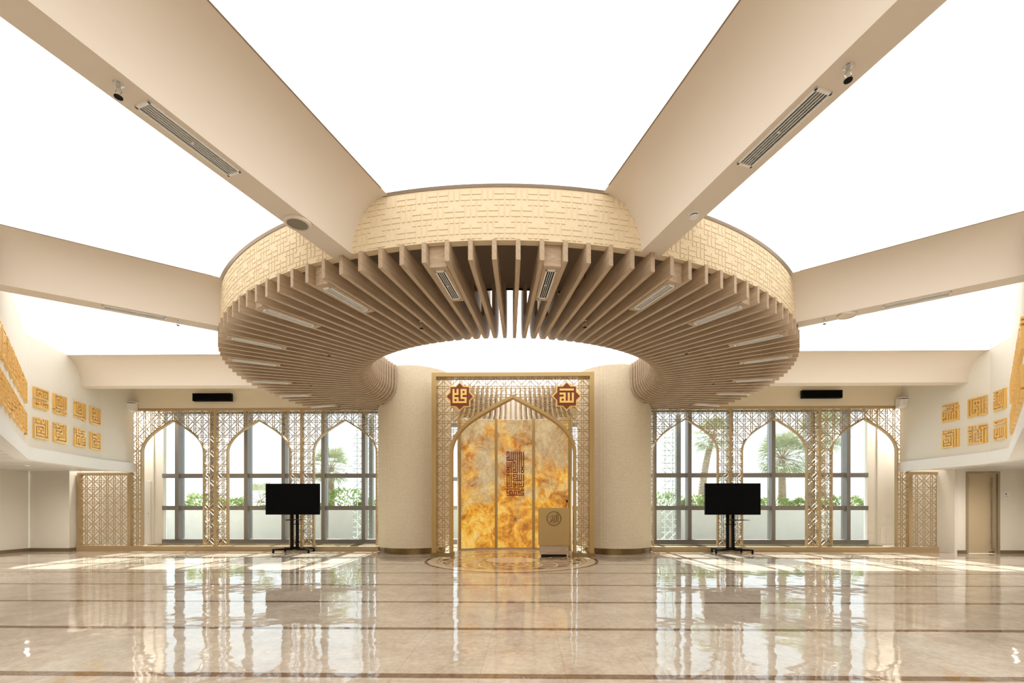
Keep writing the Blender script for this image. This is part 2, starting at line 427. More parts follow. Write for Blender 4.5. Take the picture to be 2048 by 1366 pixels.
# ------------------------------------------------------------------ hanging ring: drum, soffit, wooden fins
ring = thing('hanging_ceiling_ring', 'large round hanging ring of wooden fins under a cream basket-weave drum', 'ceiling feature', (0, CY, ZF))
AW = R(113)
dm = MB().arc(0, CY, RD-.1, RD, -AW, AW, ZB, ZC, 160)
U = .0632
for per in range(-32, 32):
    for half in (0, 1):
        x0 = per*6+half*3
        for k in range(-1, 3):
            y0 = k*6+half*3
            for (a, b, c, e) in [(0, 1.66, 0, .78), (2, 3.66, 0, .78), (0, 1.66, 1, 1.78), (2, 3.66, 1, 1.78)] + [(i, i+.66, 2, 2.78) for i in range(4)] + [(4, 4.66, 0, 1.78), (5, 5.66, 0, 1.78)]:
                z1 = min(ZC-.035-(y0+c)*U, ZC-.02); z0 = max(ZC-.035-(y0+e)*U, ZB+.02)
                t0 = (x0+a)*U/RD; t1 = (x0+b)*U/RD
                if z1-z0 < .01 or abs(t0) > R(112) or abs(t1) > R(112): continue
                dm.arc(0, CY, RD-.002, RD+.007, t0, t1, z0, z1, 1)
dm.build('basket_weave_drum', 'drum', ring)
MB().arc(0, CY, RD+.0, RD+.008, -AW, AW, ZC-.008, ZC-.001, 160).build('shadow_gap_line', 'soffit', ring)  # dark ring stands in for the shadow gap above the drum
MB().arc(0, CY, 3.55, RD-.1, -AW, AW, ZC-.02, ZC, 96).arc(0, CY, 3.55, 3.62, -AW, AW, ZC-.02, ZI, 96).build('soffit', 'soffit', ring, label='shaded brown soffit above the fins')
def fin_mesh(r_out, r_in=RI, leg=True, name='fin'):
    P = []
    if leg:
        rho = .47
        P += [(r_out, ZF), (r_out, ZB), (3.98, ZB)]
        for i in range(1, 7):
            t = pi/2*i/6; P.append((3.98-.18*sin(t), ZB+.18*(1-cos(t))))
        P += [(3.80, ZC-.02), (3.54, ZC-.02), (3.54, ZI), (RI, ZI), (RI, ZF+rho)]
        for i in range(1, 11):
            t = pi/2*i/10; P.append((RI+rho*(1-cos(t)), ZF+rho*(1-sin(t))))
    else:
        P = [(r_out, ZF), (r_out, ZB), (r_in, ZB), (r_in, ZF)]
    mb = MB().prism([(x, z) for x, z in P], lambda x, z, h: (x, h, z), -.026, .026)
    return mb.mesh(name, (0, 0, ZF))
meshes = {}
STEP = 2*pi/140
def col_hit(a):          # where a fin would meet the round columns
    best = None
    for cx in (-2.85, 2.85):
        dx, dy = sin(a), -cos(a); ox, oy = 0-cx, CY-12.93
        b = ox*dx+oy*dy; c = ox*ox+oy*oy-(1.04)**2; D = b*b-c
        if D > 0 and -b > 0: best = (-b-math.sqrt(D), -b+math.sqrt(D))
    return best
fins = []
for k in range(-70, 70):
    a = k*STEP; deg = abs(math.degrees(a))
    r_out = RO; leg = True; r_in = RI
    if cos(a) < 0:
        if deg < 146: r_out = min(RO, (12.86-CY)/(-cos(a)))
        else: r_out = 4.25
    h = col_hit(a)
    if 113 < deg < 148 and h is None and deg > 124: continue
    if h and deg < 146:
        if h[0] < RI+.9 : leg = False; r_in = h[1]+.005
        else: r_out = min(r_out, h[0]-.01)
    if 124 < deg < 146: continue
    if h and deg >= 146 and h[0] < 4.3:
        if h[0] < 3.95: continue
    if r_out - r_in < .15: continue
    fins.append((deg, a, r_out, r_in, leg))
fins.sort()
extra = MB()
for i, (deg, a, r_out, r_in, leg) in enumerate(fins):
    key = (round(r_out, 2), round(r_in, 2), leg)
    if key not in meshes:
        meshes[key] = fin_mesh(r_out, r_in, leg); meshes[key].materials.append(M['wood'])
    if i < 100:
        o = bpy.data.objects.new('fin', meshes[key]); C.objects.link(o); o.parent = ring; o.rotation_euler = (0, 0, a-pi/2)
    else:
        me = meshes[key]; rot = a-pi/2
        vs = [(v.co.x*cos(rot)-v.co.y*sin(rot), CY+v.co.x*sin(rot)+v.co.y*cos(rot), v.co.z+ZF) for v in me.vertices]
        extra.add(vs, [tuple(p.vertices) for p in me.polygons])
o = extra.build('fin', 'wood', ring); o['kind'] = 'stuff'; o['label'] = 'rear fins curving down behind the brass portal'

# slot vents between fins
def slot_vent(a, r0, r1, zb, label, group, width=.11, house=True, lat=0, parts=('vent_frame', 'vent_slat'), framemat='white', nsl=4, backing=True):
    d = bdir(a); n = Vector((-d.y, d.x)); c = Vector((0, CY))+d*(r0+r1)/2
    root = thing('air_vent', label, 'air vent', (c.x, c.y, zb), group)
    def fn(x, y, h):
        p = Vector((0, CY))+d*y+n*(x+lat); return (p.x, p.y, h)
    def bx(m, x0, x1, y0, y1, z0, z1): m.prism([(x0, y0), (x1, y0), (x1, y1), (x0, y1)], fn, z0, z1)
    W = width/2
    if house:
        m = MB(); rA, rB = r0-.08, r1+.07
        wA, wB = rA*STEP/2-.03, rB*STEP/2-.03
        m.prism([(-wA, rA), (wA, rA), (wB, rB), (-wB, rB)], fn, zb+.012, ZB-.005)
        m.build('wooden_housing', 'wood', root)
    zf = zb+.012
    m = MB(); bx(m, -W, -W+.014, r0, r1, zb-.004, zf); bx(m, W-.014, W, r0, r1, zb-.004, zf); bx(m, -W, W, r0, r0+.02, zb-.004, zf); bx(m, -W, W, r1-.02, r1, zb-.004, zf)
    m.build('vent_frame', framemat, root)
    m = MB(); bx(m, -W+.01, W-.01, r0+.01, r1-.01, zf-.0035, zf-.001); m.build('dark_opening', 'darkvoid', root)
    m = MB(); g = (width-.028)/(nsl)
    for i in range(1, nsl):
        x = -W+.014+g*i; bx(m, x-.003, x+.003, r0+.02, r1-.02, zb-.002, zf-.002)
    bx(m, -.02, .0, (r0+r1)/2-.012, (r0+r1)/2, zb-.003, zf-.002) if nsl > 3 else None
    m.build('vent_slats', framemat, root)
    return root
pos_names = ['first', 'second', 'third', 'fourth', 'fifth', 'sixth', 'seventh', 'eighth']
for s, nm in ((-1, 'left'), (1, 'right')):
    for i, k in enumerate((2.5, 8.5, 13.5, 19.5, 24.5, 30.5, 35.5, 40.5)):
        slot_vent(s*k*STEP, 5.08, 5.80, ZF-.02, 'white slot vent in the wooden ring, %s half, %s from the front' % (nm, pos_names[i]), 'slot vents in the wooden ring', .12)
def on_beam(a, r, lat=0, dy=0):
    d = bdir(a); n = Vector((-d.y, d.x)); p = Vector((0, CY+dy))+d*r+n*lat; return p.x, p.y
slot_vent(-R(18), 7.35, 8.1, ZB-.013, 'long white slot vent under the near left beam', 'slot vents under the beams', .15, False, .02, nsl=5)
slot_vent(R(18), 7.38, 8.13, ZB-.013, 'long white slot vent under the near right beam', 'slot vents under the beams', .15, False, -.02, nsl=5)
slot_vent(-R(54), 6.65, 7.4, ZB-.013, 'white slot vent under the beam running to the left wall', 'slot vents under the beams', .13, False, .03, nsl=4)
slot_vent(R(54), 7.05, 7.8, ZB-.013, 'white slot vent under the beam running to the right wall', 'slot vents under the beams', .13, False, -.03, nsl=4)

# sprinklers
def sprinkler(x, y, z, label, group, sc=1.0):
    root = thing('fire_sprinkler', label, 'sprinkler', (x, y, z), group)
    MB().lathe([(.0, 0), (.028*sc, 0), (.03*sc, -.006), (0.012*sc, -.012), (0, -.012)], (x, y, z), 16).build('escutcheon', 'steel', root)
    m = MB().lathe([(0, -.01), (.012*sc, -.01), (.012*sc, -.04*sc), (0, -.04*sc)], (x, y, z), 10)
    for s in (-1, 1): m.tube([(x+s*.012*sc, y, z-.035*sc), (x+s*.022*sc, y, z-.055*sc), (x+s*.004*sc, y, z-.085*sc)], .003*sc, 6)
    m.build('sprinkler_head', 'steel', root)
    MB().lathe([(0, -.085*sc), (.024*sc, -.085*sc), (.024*sc, -.09*sc), (0, -.09*sc)], (x, y, z), 14).build('deflector', 'black', root)
    return root
x, y = on_beam(-R(18), 8.25, .03); sprinkler(x, y, ZB, 'small chrome sprinkler under the near left beam, beside the long vent', 'sprinklers under the beams', 1.1)
x, y = on_beam(R(18), 8.30, -.02); sprinkler(x, y, ZB, 'small chrome sprinkler under the near right beam, beside the long vent', 'sprinklers under the beams', 1.1)
x, y = on_beam(-R(54), 6.50, .05); sprinkler(x, y, ZB, 'tiny sprinkler under the beam running to the left wall', 'sprinklers under the beams')
x, y = on_beam(R(54), 6.33, -.03); sprinkler(x, y, ZB, 'tiny sprinkler under the beam running to the right wall', 'sprinklers under the beams')
for s, nm in ((-1, 'left'), (1, 'right')):
    for i, (dg, r) in enumerate(((16.7, 4.33), (47.6, 4.34), (78.4, 4.6), (104.2, 4.9))):
        a = s*(round(R(dg)/STEP-.5)+.5)*STEP
        x, y = r*sin(a), CY-r*cos(a)
        sp = sprinkler(x, y, ZF+.06, 'small sprinkler hanging between fins, %s half of the ring, %s from the front' % (nm, pos_names[i]), 'sprinklers between the fins', 1.2)
        MB().tube([(x, y, ZF+.06), (x, y, ZC-.02)], .01, 8).build('drop_pipe', 'brass_dark', sp)

# speakers and detector under beams
def round_speaker(x, y, label, gm='grillegrey'):
    root = thing('ceiling_speaker', label, 'speaker', (x, y, ZB), 'round ceiling speakers')
    MB().lathe([(0, 0), (.135, 0), (.135, -.02), (.125, -.03), (.105, -.03), (.1, -.012), (0, -.012)], (x, y, ZB), 40).build('speaker_rim', 'beam', root)
    MB().lathe([(0, -.013), (.1, -.013), (.1, -.02), (0, -.026)], (x, y, ZB), 32).build('speaker_grille', gm, root)
x, y = on_beam(-R(18), 6.62); round_speaker(x, y, 'round grey-mesh speaker under the near left beam, close to the ring')
x, y = on_beam(R(54), 6.62, 0); round_speaker(x, y, 'round pale speaker under the beam running to the right wall', 'beam')
x, y = on_beam(R(18), 6.70, 0)
sd = thing('smoke_detector', 'white smoke detector under the near right beam, close to the ring', 'smoke detector', (x, y, ZB))
MB().lathe([(0, 0), (.055, 0), (.055, -.02), (0, -.02)], (x, y, ZB), 28).build('detector_base', 'white', sd)
MB().lathe([(0, -.03), (.04, -.03), (.04, -.045), (.02, -.05), (0, -.05)], (x, y, ZB), 28).build('detector_cap', 'white', sd)
MB().lathe([(0, -.02), (.036, -.02), (.036, -.03), (0, -.03)], (x, y, ZB), 20).build('dark_slots', 'black', sd)

# ------------------------------------------------------------------ columns
for s, nm in ((-1, 'left'), (1, 'right')):
    cx = s*2.85
    t = thing('round_column', 'thick round cream column on a brass foot, %s of the brass portal' % nm, 'column', (cx, 12.93, 0), 'columns beside the portal')
    MB().lathe([(0, .17), (1.03, .17), (1.03, ZI), (0, ZI)], (cx, 12.93, 0), 96).build('column_shaft', 'column', t)
    MB().lathe([(0, 0), (.86, 0), (.86, .17), (0, .17)], (cx, 12.93, 0), 72).build('brass_foot', 'brass_dark', t)

# ------------------------------------------------------------------ lattice
def bez(t, a, h):
    P = [(-a, 0), (-a, .45*h), (-.55*a, .68*h), (0, h)]
    m = 1-t; w_ = (m**3, 3*m*m*t, 3*m*t*t, t**3)
    return sum(wi*p[0] for wi, p in zip(w_, P)), sum(wi*p[1] for wi, p in zip(w_, P))
def arch_pts(a, zs, h, k=20):
    L = [bez(i/k, a, h) for i in range(k+1)]
    L = [(x, zs+z) for x, z in L]
    return L + [(-x, z) for x, z in L[::-1][1:]]
def arch_fn(a, zs, h):
    L = [(x, zs+z) for x, z in (bez(i/60, a, h) for i in range(61))]
    def f(x):
        x = -abs(x)
        if x < -a: return -9
        for p, q in zip(L, L[1:]):
            if q[0] >= x: 
                u = 0 if q[0] == p[0] else (x-p[0])/(q[0]-p[0]); return p[1]+u*(q[1]-p[1])
        return L[-1][1]
    return f
def lattice(mb, x0, x1, z0, z1, p, ox, oz, hole, w, d, fn, nrm=(0, 1, 0), c=.28, bnd=.12):
    def ok(x, z): return x0-1e-6 <= x <= x1+1e-6 and z0-1e-6 <= z <= z1+1e-6 and not (hole and hole(x, z))
    def seg(a, b):
        L = hypot(b[0]-a[0], b[1]-a[1]); k = max(2, int(L/.018)); run = None
        for i in range(k+1):
            t = i/k; x = a[0]+(b[0]-a[0])*t; z = a[1]+(b[1]-a[1])*t
            g = ok(x, z)
            if g and run is None: run = t
            if run is not None and (not g or i == k):
                e = t if g else (i-1)/k
                if e-run > .03: mb.bar(fn(a[0]+(b[0]-a[0])*run, a[1]+(b[1]-a[1])*run), fn(a[0]+(b[0]-a[0])*e, a[1]+(b[1]-a[1])*e), w, d, nrm)
                run = None
    i0, i1 = math.floor((x0-ox)/p)-1, math.ceil((x1-ox)/p)+1; j0, j1 = math.floor((z0-oz)/p)-1, math.ceil((z1-oz)/p)+1
    for i in range(i0, i1+1):
        for b in (-bnd, bnd):
            x = ox+(i+b)*p
            if x0 <= x <= x1: seg((x, z0), (x, z1))
    for j in range(j0, j1+1):
        for b in (-bnd, bnd):
            z = oz+(j+b)*p
            if z0 <= z <= z1: seg((x0, z), (x1, z))
    for i in range(i0, i1):
        for j in range(j0, j1):
            X, Z = ox+i*p, oz+j*p
            if (i+j) % 2 == 0:
                seg((X, Z+c*p), (X+(1-c)*p, Z+p)); seg((X+c*p, Z), (X+p, Z+(1-c)*p))
            else:
                seg((X, Z+(1-c)*p), (X+(1-c)*p, Z)); seg((X+c*p, Z+p), (X+p, Z+c*p))
    return mb

def sweep(mb, pts, w_in, w_out, y0, y1):     # rectangular band following an open polyline in XZ
    n = len(pts); A = []; B = []
    for i, p in enumerate(pts):
        a = Vector(pts[max(i-1, 0)]); b = Vector(pts[min(i+1, n-1)]); t = (b-a).normalized(); nn = Vector((-t.y, t.x))
        q = Vector(p); k = 1.0
        if 0 < i < n-1:
            t1 = (q-a).normalized(); k = 1/max(.5, abs(Vector((-t1.y, t1.x)).dot(nn)))
        A.append(q+nn*w_out*k); B.append(q-nn*w_in*k)
    vs = []
    for a, b in zip(A, B): vs += [(a.x, y0, a.y), (b.x, y0, b.y), (b.x, y1, b.y), (a.x, y1, a.y)]
    fs = [(0, 1, 2, 3), tuple(4*(n-1)+i for i in (3, 2, 1, 0))]
    for i in range(n-1):
        for j in range(4): fs.append((4*i+j, 4*i+(j+1) % 4, 4*i+4+(j+1) % 4, 4*i+4+j))
    mb.add(vs, fs)

PITCH = .212
def arch_bay(cx, label, xa=-1.225, xb=1.225):
    t = thing('lattice_arch_screen', label, 'screen', (cx, YS, 0), 'brass lattice screens with pointed arches')
    a, zs, h = .90, 2.84, .93
    f = arch_fn(a+.02, zs, h+.02)
    hole = lambda x, z: abs(x-cx) < a+.02 and z < f(x-cx)
    m = lattice(MB(), cx+xa, cx+xb, .15, 4.06, PITCH, cx, .15, hole, .0155, .02, lambda x, z: (x, YS+.03, z))
    m.build('lattice_panel', 'brass', t, False)
    m = MB(); L = [(cx-a, .15)]+[(cx+x, z) for x, z in arch_pts(a, zs, h)]+[(cx+a, .15)]
    sweep(m, L, 0.0, .035, YS-.02, YS+.08); m.build('arch_frame', 'brass', t)
    if xa < -1.2: MB().box(cx-1.262, cx-1.225, YS-.03, YS+.09, .14, 4.06).build('side_post', 'brass', t)
    if xb > 1.2: MB().box(cx+1.225, cx+1.262, YS-.03, YS+.09, .14, 4.06).build('side_post', 'brass', t)
    MB().box(cx+xa-(.037 if xa < -1.2 else 0), cx+xb+(.037 if xb > 1.2 else 0), YS-.03, YS+.09, 4.06, 4.135).build('top_rail', 'brass', t)
    MB().box(cx+xa-(.037 if xa < -1.2 else 0), cx+xb+(.037 if xb > 1.2 else 0), YS-.06, YS+.12, 0, .14).build('base_rail', 'brass', t)
    return t
XA = (4.90, 7.42, 9.945)
arch_bay(-XA[2], 'brass lattice arch screen, outermost left, in front of the white service door')
arch_bay(-XA[1], 'brass lattice arch screen, middle one of the left row')
arch_bay(-XA[0], 'brass lattice arch screen, between the left television and the left column', xb=.98)
arch_bay(XA[0], 'brass lattice arch screen, between the right column and the right television', xa=-.98)
arch_bay(XA[1], 'brass lattice arch screen, middle of the right row, before the shaggy palm')
arch_bay(XA[2], 'brass lattice arch screen, outermost on the right')
def low_screen(x0, x1, label):
    t = thing('low_lattice_screen', label, 'screen', ((x0+x1)/2, YS, 0), 'low brass lattice panels at the ends')
    lattice(MB(), x0+.05, x1-.05, .15, 2.22, .207, x0+.22, .15, None, .012, .012, lambda x, z: (x, YS+.03, z)).build('lattice_panel', 'brass', t, False)
    MB().box(x0, x0+.06, YS-.03, YS+.09, .14, 2.27).box(x1-.04, x1, YS-.03, YS+.09, .14, 2.27).box(x0+.06, x1-.04, YS-.03, YS+.09, 2.21, 2.27).build('panel_frame', 'brass', t)
    MB().box(x0, x1, YS-.06, YS+.12, 0, .14).build('base_rail', 'brass', t)
low_screen(-12.74, -11.21, 'wide low brass lattice panel under the gallery at the far left')
low_screen(11.21, 12.06, 'narrow low brass lattice panel under the gallery, left of the door')

# recess deck with perforated brass grille behind the screens
for s, nm, x0, x1 in ((-1, 'left', -10.87, -3.7), (1, 'right', 3.7, 10.62)):
    struct('trim_3' if s < 0 else 'trim_4', MB().box(x0 if s > 0 else -12.7, x1 if s < 0 else 12.0, YS+.13, YW-.06, 0, .125), 'plaster', 'raised sill deck of the %s window recess' % nm)
    g = thing('floor_grille', 'long perforated brass grille on the sill inside the %s screens' % nm, 'grille', ((x0+x1)/2, YS+.5, .125), 'perforated sill grilles')
    lattice(MB(), x0, x1, YS+.2, YW-.25, .11, x0, YS+.2, None, .02, .012, lambda x, y: (x, y, .15), (0, 0, 1)).build('grille_lattice', 'brass_dark', g, False)
    MB().box(x0, x1, YS+.19, YW-.24, .125, .14).build('dark_backing', 'darkvoid', g)

# ------------------------------------------------------------------ windows
def window(n, xs, x0, x1, Y, z0=.22, z1=4.22, tr=(1.24, 2.23), label=''):
    t = thing('window_%d' % n, label, 'window', ((x0+x1)/2, Y, z0), kind='structure')
    m = MB().box(x0, x1, Y-.08, Y+.1, z0-.1, z0+.06).box(x0, x1, Y-.05, Y+.1, z1-.07, z1+.06)
    m.build('window_frame', 'alu', t)
    for x in xs: MB().box(x-.055, x+.055, Y-.12, Y+.14, z0+.06, z1-.07).build('mullion', 'alu', t)
    for z in tr:
        MB().box(x0, x1, Y-.07, Y+.05, z-.065, z+.065).build('transom', 'alu', t)
    ed = [x0]+[x for x in xs]+[x1]
    for a, b in zip(ed, ed[1:]):
        if b-a < .25: continue
        MB().box(a+.056 if a != x0 else a, b-.056 if b != x1 else b, Y+.06, Y+.075, z0+.06, z1-.07).build('glass_pane', 'glass', t, False)
window(1, [-10.38, -9.30, -8.24, -7.08, -5.86, -4.62], -10.87, -3.2, YW, label='grey framed full-height windows behind the left screens')
window(2, [4.22, 5.27, 6.51, 7.77, 8.95, 10.0], 3.2, 10.62, YW, label='grey framed full-height windows behind the right screens')
window(3, [-1.2, 0, 1.2], -2.6, 2.6, 15.52, .1, 4.1, label='glazing behind the onyx wall')
struct('wall_sill', MB().box(-12.8, -2.75, YW-.05, YW+.12, 0, .12).box(2.75, 12.1, YW-.05, YW+.12, 0, .12).box(-12.8, -2.75, YW-.04, YW+.12, 4.28, 4.5).box(2.75, 12.1, YW-.04, YW+.12, 4.28, 4.5), 'alu')

# ------------------------------------------------------------------ brass portal
YP = 11.5
PT = thing('portal', 'tall brass portal with lattice and a pointed arch in front of the onyx wall', 'portal', (0, YP, 0))
m = MB()
m.box(-2.08, -1.965, YP, YP+.3, .1, 4.72).box(1.965, 2.08, YP, YP+.3, .1, 4.72).box(-1.965, 1.965, YP, YP+.3, 4.62, 4.72)
m.build('outer_frame', 'brassp', PT)
MB().box(-2.1, -1.54, YP-.03, YP+.32, 0, .1).box(1.54, 2.1, YP-.03, YP+.32, 0, .1).build('base_block', 'brass_dark', PT)
f = arch_fn(1.6, 2.66, 1.44); hole = lambda x, z: abs(x) < 1.6 and z < f(x)
lattice(MB(), -1.965, 1.965, .1, 4.62, .225, 0, .1, hole, .0125, .03, lambda x, z: (x, YP+.15, z)).build('lattice_panel', 'brassp', PT, False)
m = MB(); L = [(-1.56, .1)]+arch_pts(1.56, 2.66, 1.42, 28)+[(1.56, .1)]
sweep(m, L, 0.0, .07, YP+.02, YP+.27); m.build('arch_frame', 'brassp', PT)

def bitmap(mb, rows, x0, z1, cell, y0, y1):
    H_ = len(rows); done = set()
    for j, r in enumerate(rows):
        i = 0
        while i < len(r):
            if r[i] == '#':
                k = i
                while k < len(r) and r[k] == '#': k += 1
                mb.box(x0+i*cell, x0+k*cell, y0, y1, z1-(j+1)*cell, z1-j*cell); i = k
            else: i += 1
    return mb
def star_poly(r):     # two squares turned against each other
    P = []
    ri = r*cos(pi/4)/cos(pi/8)
    for i in range(16):
        a = pi/2+i*pi/8; q = r if i % 2 == 0 else ri*1.0
        if i % 2: q = r*cos(pi/4)/cos(pi/8)
        P.append((q*cos(a), q*sin(a)))
    return P
SL = ['#.#.###', '#.#.#.#', '###.###', '#...#..', '###.###', '#.#...#', '#######']
SR = ['#######', '.......', '###.#.#', '..#.#.#', '###.#.#', '#.#.#.#', '#######']
for cx, cz, rows, nm in ((-1.37, 4.13, SL, 'left'), (1.385, 4.13, SR, 'right')):
    t = thing('star_medallion', 'brown eight-pointed star with gold rim and gold square lettering, %s corner of the portal' % nm, 'medallion', (cx, YP, cz), 'star medallions on the portal')
    P = star_poly(.385); Q = star_poly(.335)
    MB().prism([(cx+x, cz+z) for x, z in P], XZ(YP+.10), 0, .03).build('gold_rim', 'gold', t, False)
    MB().prism([(cx+x, cz+z) for x, z in Q], XZ(YP+.075), 0, .03).build('brown_field', 'brown', t, False)
    cell = .052
    bitmap(MB(), rows, cx-3.5*cell, cz+3.5*cell, cell, YP+.055, YP+.076).build('gold_lettering', 'gold', t, False)
    m = MB().tube([(cx-.1, YP+.13, cz), (cx-.1, YP+.14, cz)], .01, 6); m.build('fixing', 'brass', t)

# ------------------------------------------------------------------ onyx wall
OY, OR = 10.1, 3.5
ox = thing('onyx_feature_wall', 'tall curved backlit amber onyx wall in brass strips behind the portal', 'wall panel', (0, OY+OR, 0))
def onyx_ang(x): return math.asin(x/OR)
cuts = [-1.62, -.565, .565, 1.62]; zr = [.04, 1.01, 2.97, 3.90]
for i in range(3):
    a0 = pi-onyx_ang(cuts[i]+.03); a1 = pi-onyx_ang(cuts[i+1]-.03)
    for j in range(3):
        MB().arc(0, OY, OR, OR+.03, a1, a0, zr[j]+.004, zr[j+1]-.004, 10).build('onyx_slab', 'onyx', ox)
for x in cuts:
    a = pi-onyx_ang(x); MB().arc(0, OY, OR-.035, OR+.05, a-.0115, a+.0115, 0, 3.92, 1).build('brass_strip', 'brassp', ox)
MB().arc(0, OY, OR-.01, OR+.04, pi-onyx_ang(1.6), pi+onyx_ang(1.6), 0, .04, 24).build('base_strip', 'brass', ox)
MB().arc(0, OY, OR+.05, OR+.16, pi-onyx_ang(1.63), pi+onyx_ang(1.63), 0, 3.92, 24).build('backing_board', 'plaster', ox)
G = [[' ']*17 for _ in range(43)]
def hb(r, a, b):
    for c in range(a, b+1): G[r][c] = '#'
def vb(c, a, b):
    for r in range(a, b+1): G[r][c] = '#'
hb(0, 0, 2); vb(2, 0, 8); vb(0, 0, 3); hb(5, 0, 2); vb(0, 5, 8); hb(8, 0, 6); vb(4, 0, 8); vb(6, 0, 8); vb(8, 0, 8); vb(10, 0, 20); vb(12, 0, 20)
vb(14, 0, 15); vb(16, 0, 15); hb(15, 14, 16); G[16][15] = '#'; hb(17, 14, 16); vb(14, 17, 20); vb(16, 17, 20); hb(20, 14, 16)
vb(0, 10, 15); vb(2, 10, 15); hb(15, 0, 2); G[16][1] = '#'; hb(17, 0, 2); vb(0, 17, 20); vb(2, 17, 20); hb(20, 0, 2); vb(4, 10, 20)
hb(10, 6, 8); vb(6, 10, 15); vb(8, 10, 20); hb(17, 6, 8); vb(6, 17, 20); hb(20, 6, 10)
vb(0, 22, 34); hb(22, 0, 2); vb(2, 22, 32); vb(4, 22, 34); hb(34, 0, 4)
hb(22, 6, 10); vb(6, 22, 24); hb(24, 6, 8); vb(10, 22, 28); hb(26, 6, 10); vb(6, 26, 28); hb(28, 6, 14); vb(12, 22, 28); vb(14, 22, 28); vb(16, 22, 28)
hb(30, 6, 8); vb(6, 30, 32); vb(8, 30, 34); hb(32, 6, 14); hb(34, 6, 8); vb(10, 30, 32); vb(12, 30, 32); vb(14, 30, 32); vb(16, 30, 34); hb(34, 10, 16)
hb(36, 0, 12); vb(0, 36, 40); hb(38, 2, 5); hb(40, 0, 3); vb(3, 38, 42); vb(5, 38, 42); hb(38, 7, 9); vb(7, 38, 42); vb(9, 38, 42); hb(42, 0, 16)
hb(36, 14, 16); vb(14, 36, 38); vb(16, 36, 38); hb(38, 11, 16); vb(11, 38, 40); hb(40, 11, 16); vb(16, 40, 42)
rows = [''.join(r) for r in G]
cell = .525/17
bitmap(MB(), rows, -.25, 2.94, cell*1.0, OY+OR-.06, OY+OR-.015).build('maroon_lettering', 'maroon', ox, False)

# ------------------------------------------------------------------ inlaid floor medallion
fm = thing('floor_medallion', 'round marble medallion inlaid in the floor before the portal', 'floor inlay', (0, 10.83, 0))
F0 = 10.83
MB().arc(0, F0, .001, 2.06, 0, 2*pi, 0.0005, .0012, 96).build('cream_ground', 'm_pale', fm, False)
MB().arc(0, F0, 1.99, 2.06, 0, 2*pi, .0012, .0018, 96).build('dark_border', 'm_dark', fm, False)
MB().arc(0, F0, .75, 1.78, 0, 2*pi, .0012, .0017, 96).build('brown_field', 'm_mid', fm, False)
m = MB()
for i in range(16):
    a = 2*pi*i/16
    P = []
    for da_, r in ((-.105, 1.66), (-.05, 1.71), (0, 1.725), (.05, 1.71), (.105, 1.66), (.03, 1.47), (-.03, 1.47)):
        P.append((r*sin(a+da_), F0-r*cos(a+da_)))
    m.prism(P, XYp(0), .0017, .0023)
m.build('dark_kite', 'm_dark', fm, False)
m = MB()
for i in range(16):
    a = 2*pi*(i+.5)/16; c = (.88*sin(a), F0-.88*cos(a))
    m.arc(c[0], c[1], .84, .885, 0, 2*pi, .0017, .0024+.00001*i, 48)
m.build('cream_petal_lines', 'm_pale', fm, False)
m = MB()
for i in range(24):
    a = 2*pi*i/24
    m.arc(0, F0, .62, .74, a, a+.16, .0026, .003, 3)
m.build('mosaic_ring', 'm_dark', fm, False)
MB().arc(0, F0, .001, .58, 0, 2*pi, .0026, .0031, 48).build('cream_centre', 'm_pale', fm, False)

# ------------------------------------------------------------------ lectern
LX0, LX1, LY = .665, 1.445, 11.42
lt = thing('lectern', 'brass-fronted lectern with a round calligraphy emblem, standing in the right side of the arch', 'lectern', ((LX0+LX1)/2, LY+.25, 0))
MB().box(LX0+.07, LX1-.07, LY+.06, LY+.44, 0, .07).build('dark_plinth', 'darkvoid', lt)
MB().box(LX0+.03, LX1-.03, LY+.02, LY+.5, .07, .30).build('wooden_base', 'wood', lt)
m = MB().box(LX0, LX1, LY, LY+.52, .30, 1.22).hexa([(LX0, LY, 1.22), (LX1, LY, 1.22), (LX1, LY+.52, 1.22), (LX0, LY+.52, 1.22), (LX0, LY, 1.25), (LX1, LY, 1.25), (LX1, LY+.52, 1.15+.07), (LX0, LY+.52, 1.15+.07)])
m.build('brass_body', 'brassp', lt)
ec = (LX0+LX1)/2-.005, LY-.004, .985
m = MB(); R0, R1 = .165, .185
vs = [];
for i in range(48):
    a = 2*pi*i/48; vs.append((ec[0]+.175*cos(a), ec[1], ec[2]+.175*sin(a)))
m.tube(vs+[vs[0]], .013, 8)
em = m.build('emblem_ring', 'brass_dark', lt)
m = MB()
def cal(pts, r=.011): m.tube([(ec[0]+x*.165, ec[1]-.002, ec[2]+z*.165) for x, z in pts], r, 6)
cal([(.62, .62), (.6, .1), (.58, -.6)])
cal([(.36, .5), (.36, 0), (.34, -.45), (.22, -.58), (.1, -.45), (.08, 0), (.06, .35)])
cal([(.08, -.45), (-.04, -.6), (-.16, -.45), (-.18, .1), (-.2, .3)])
cal([(-.16, -.3), (-.34, -.1), (-.5, -.35), (-.62, -.62), (-.4, -.5), (-.3, -.2)])
cal([(-.75, .15), (-.5, .3), (-.2, .42), (-.1, .58), (-.42, .5)])
cal([(.1, .55), (.3, .62), (.5, .78)])
cal([(-.3, -.72), (0, -.8), (.3, -.72)], .006)
m.build('emblem_calligraphy', 'brass_dark', lt)
mc = MB().tube([(1.37, LY+.2, 1.22), (1.375, LY+.19, 1.32), (1.385, LY+.14, 1.40)], .006, 8)
mc.build('microphone_stem', 'black', lt)
MB().lathe([(0, 0), (.014, .01), (.02, .04), (.016, .075), (0, .08)], (1.388, LY+.13, 1.385), 14).build('microphone_head', 'black', lt)

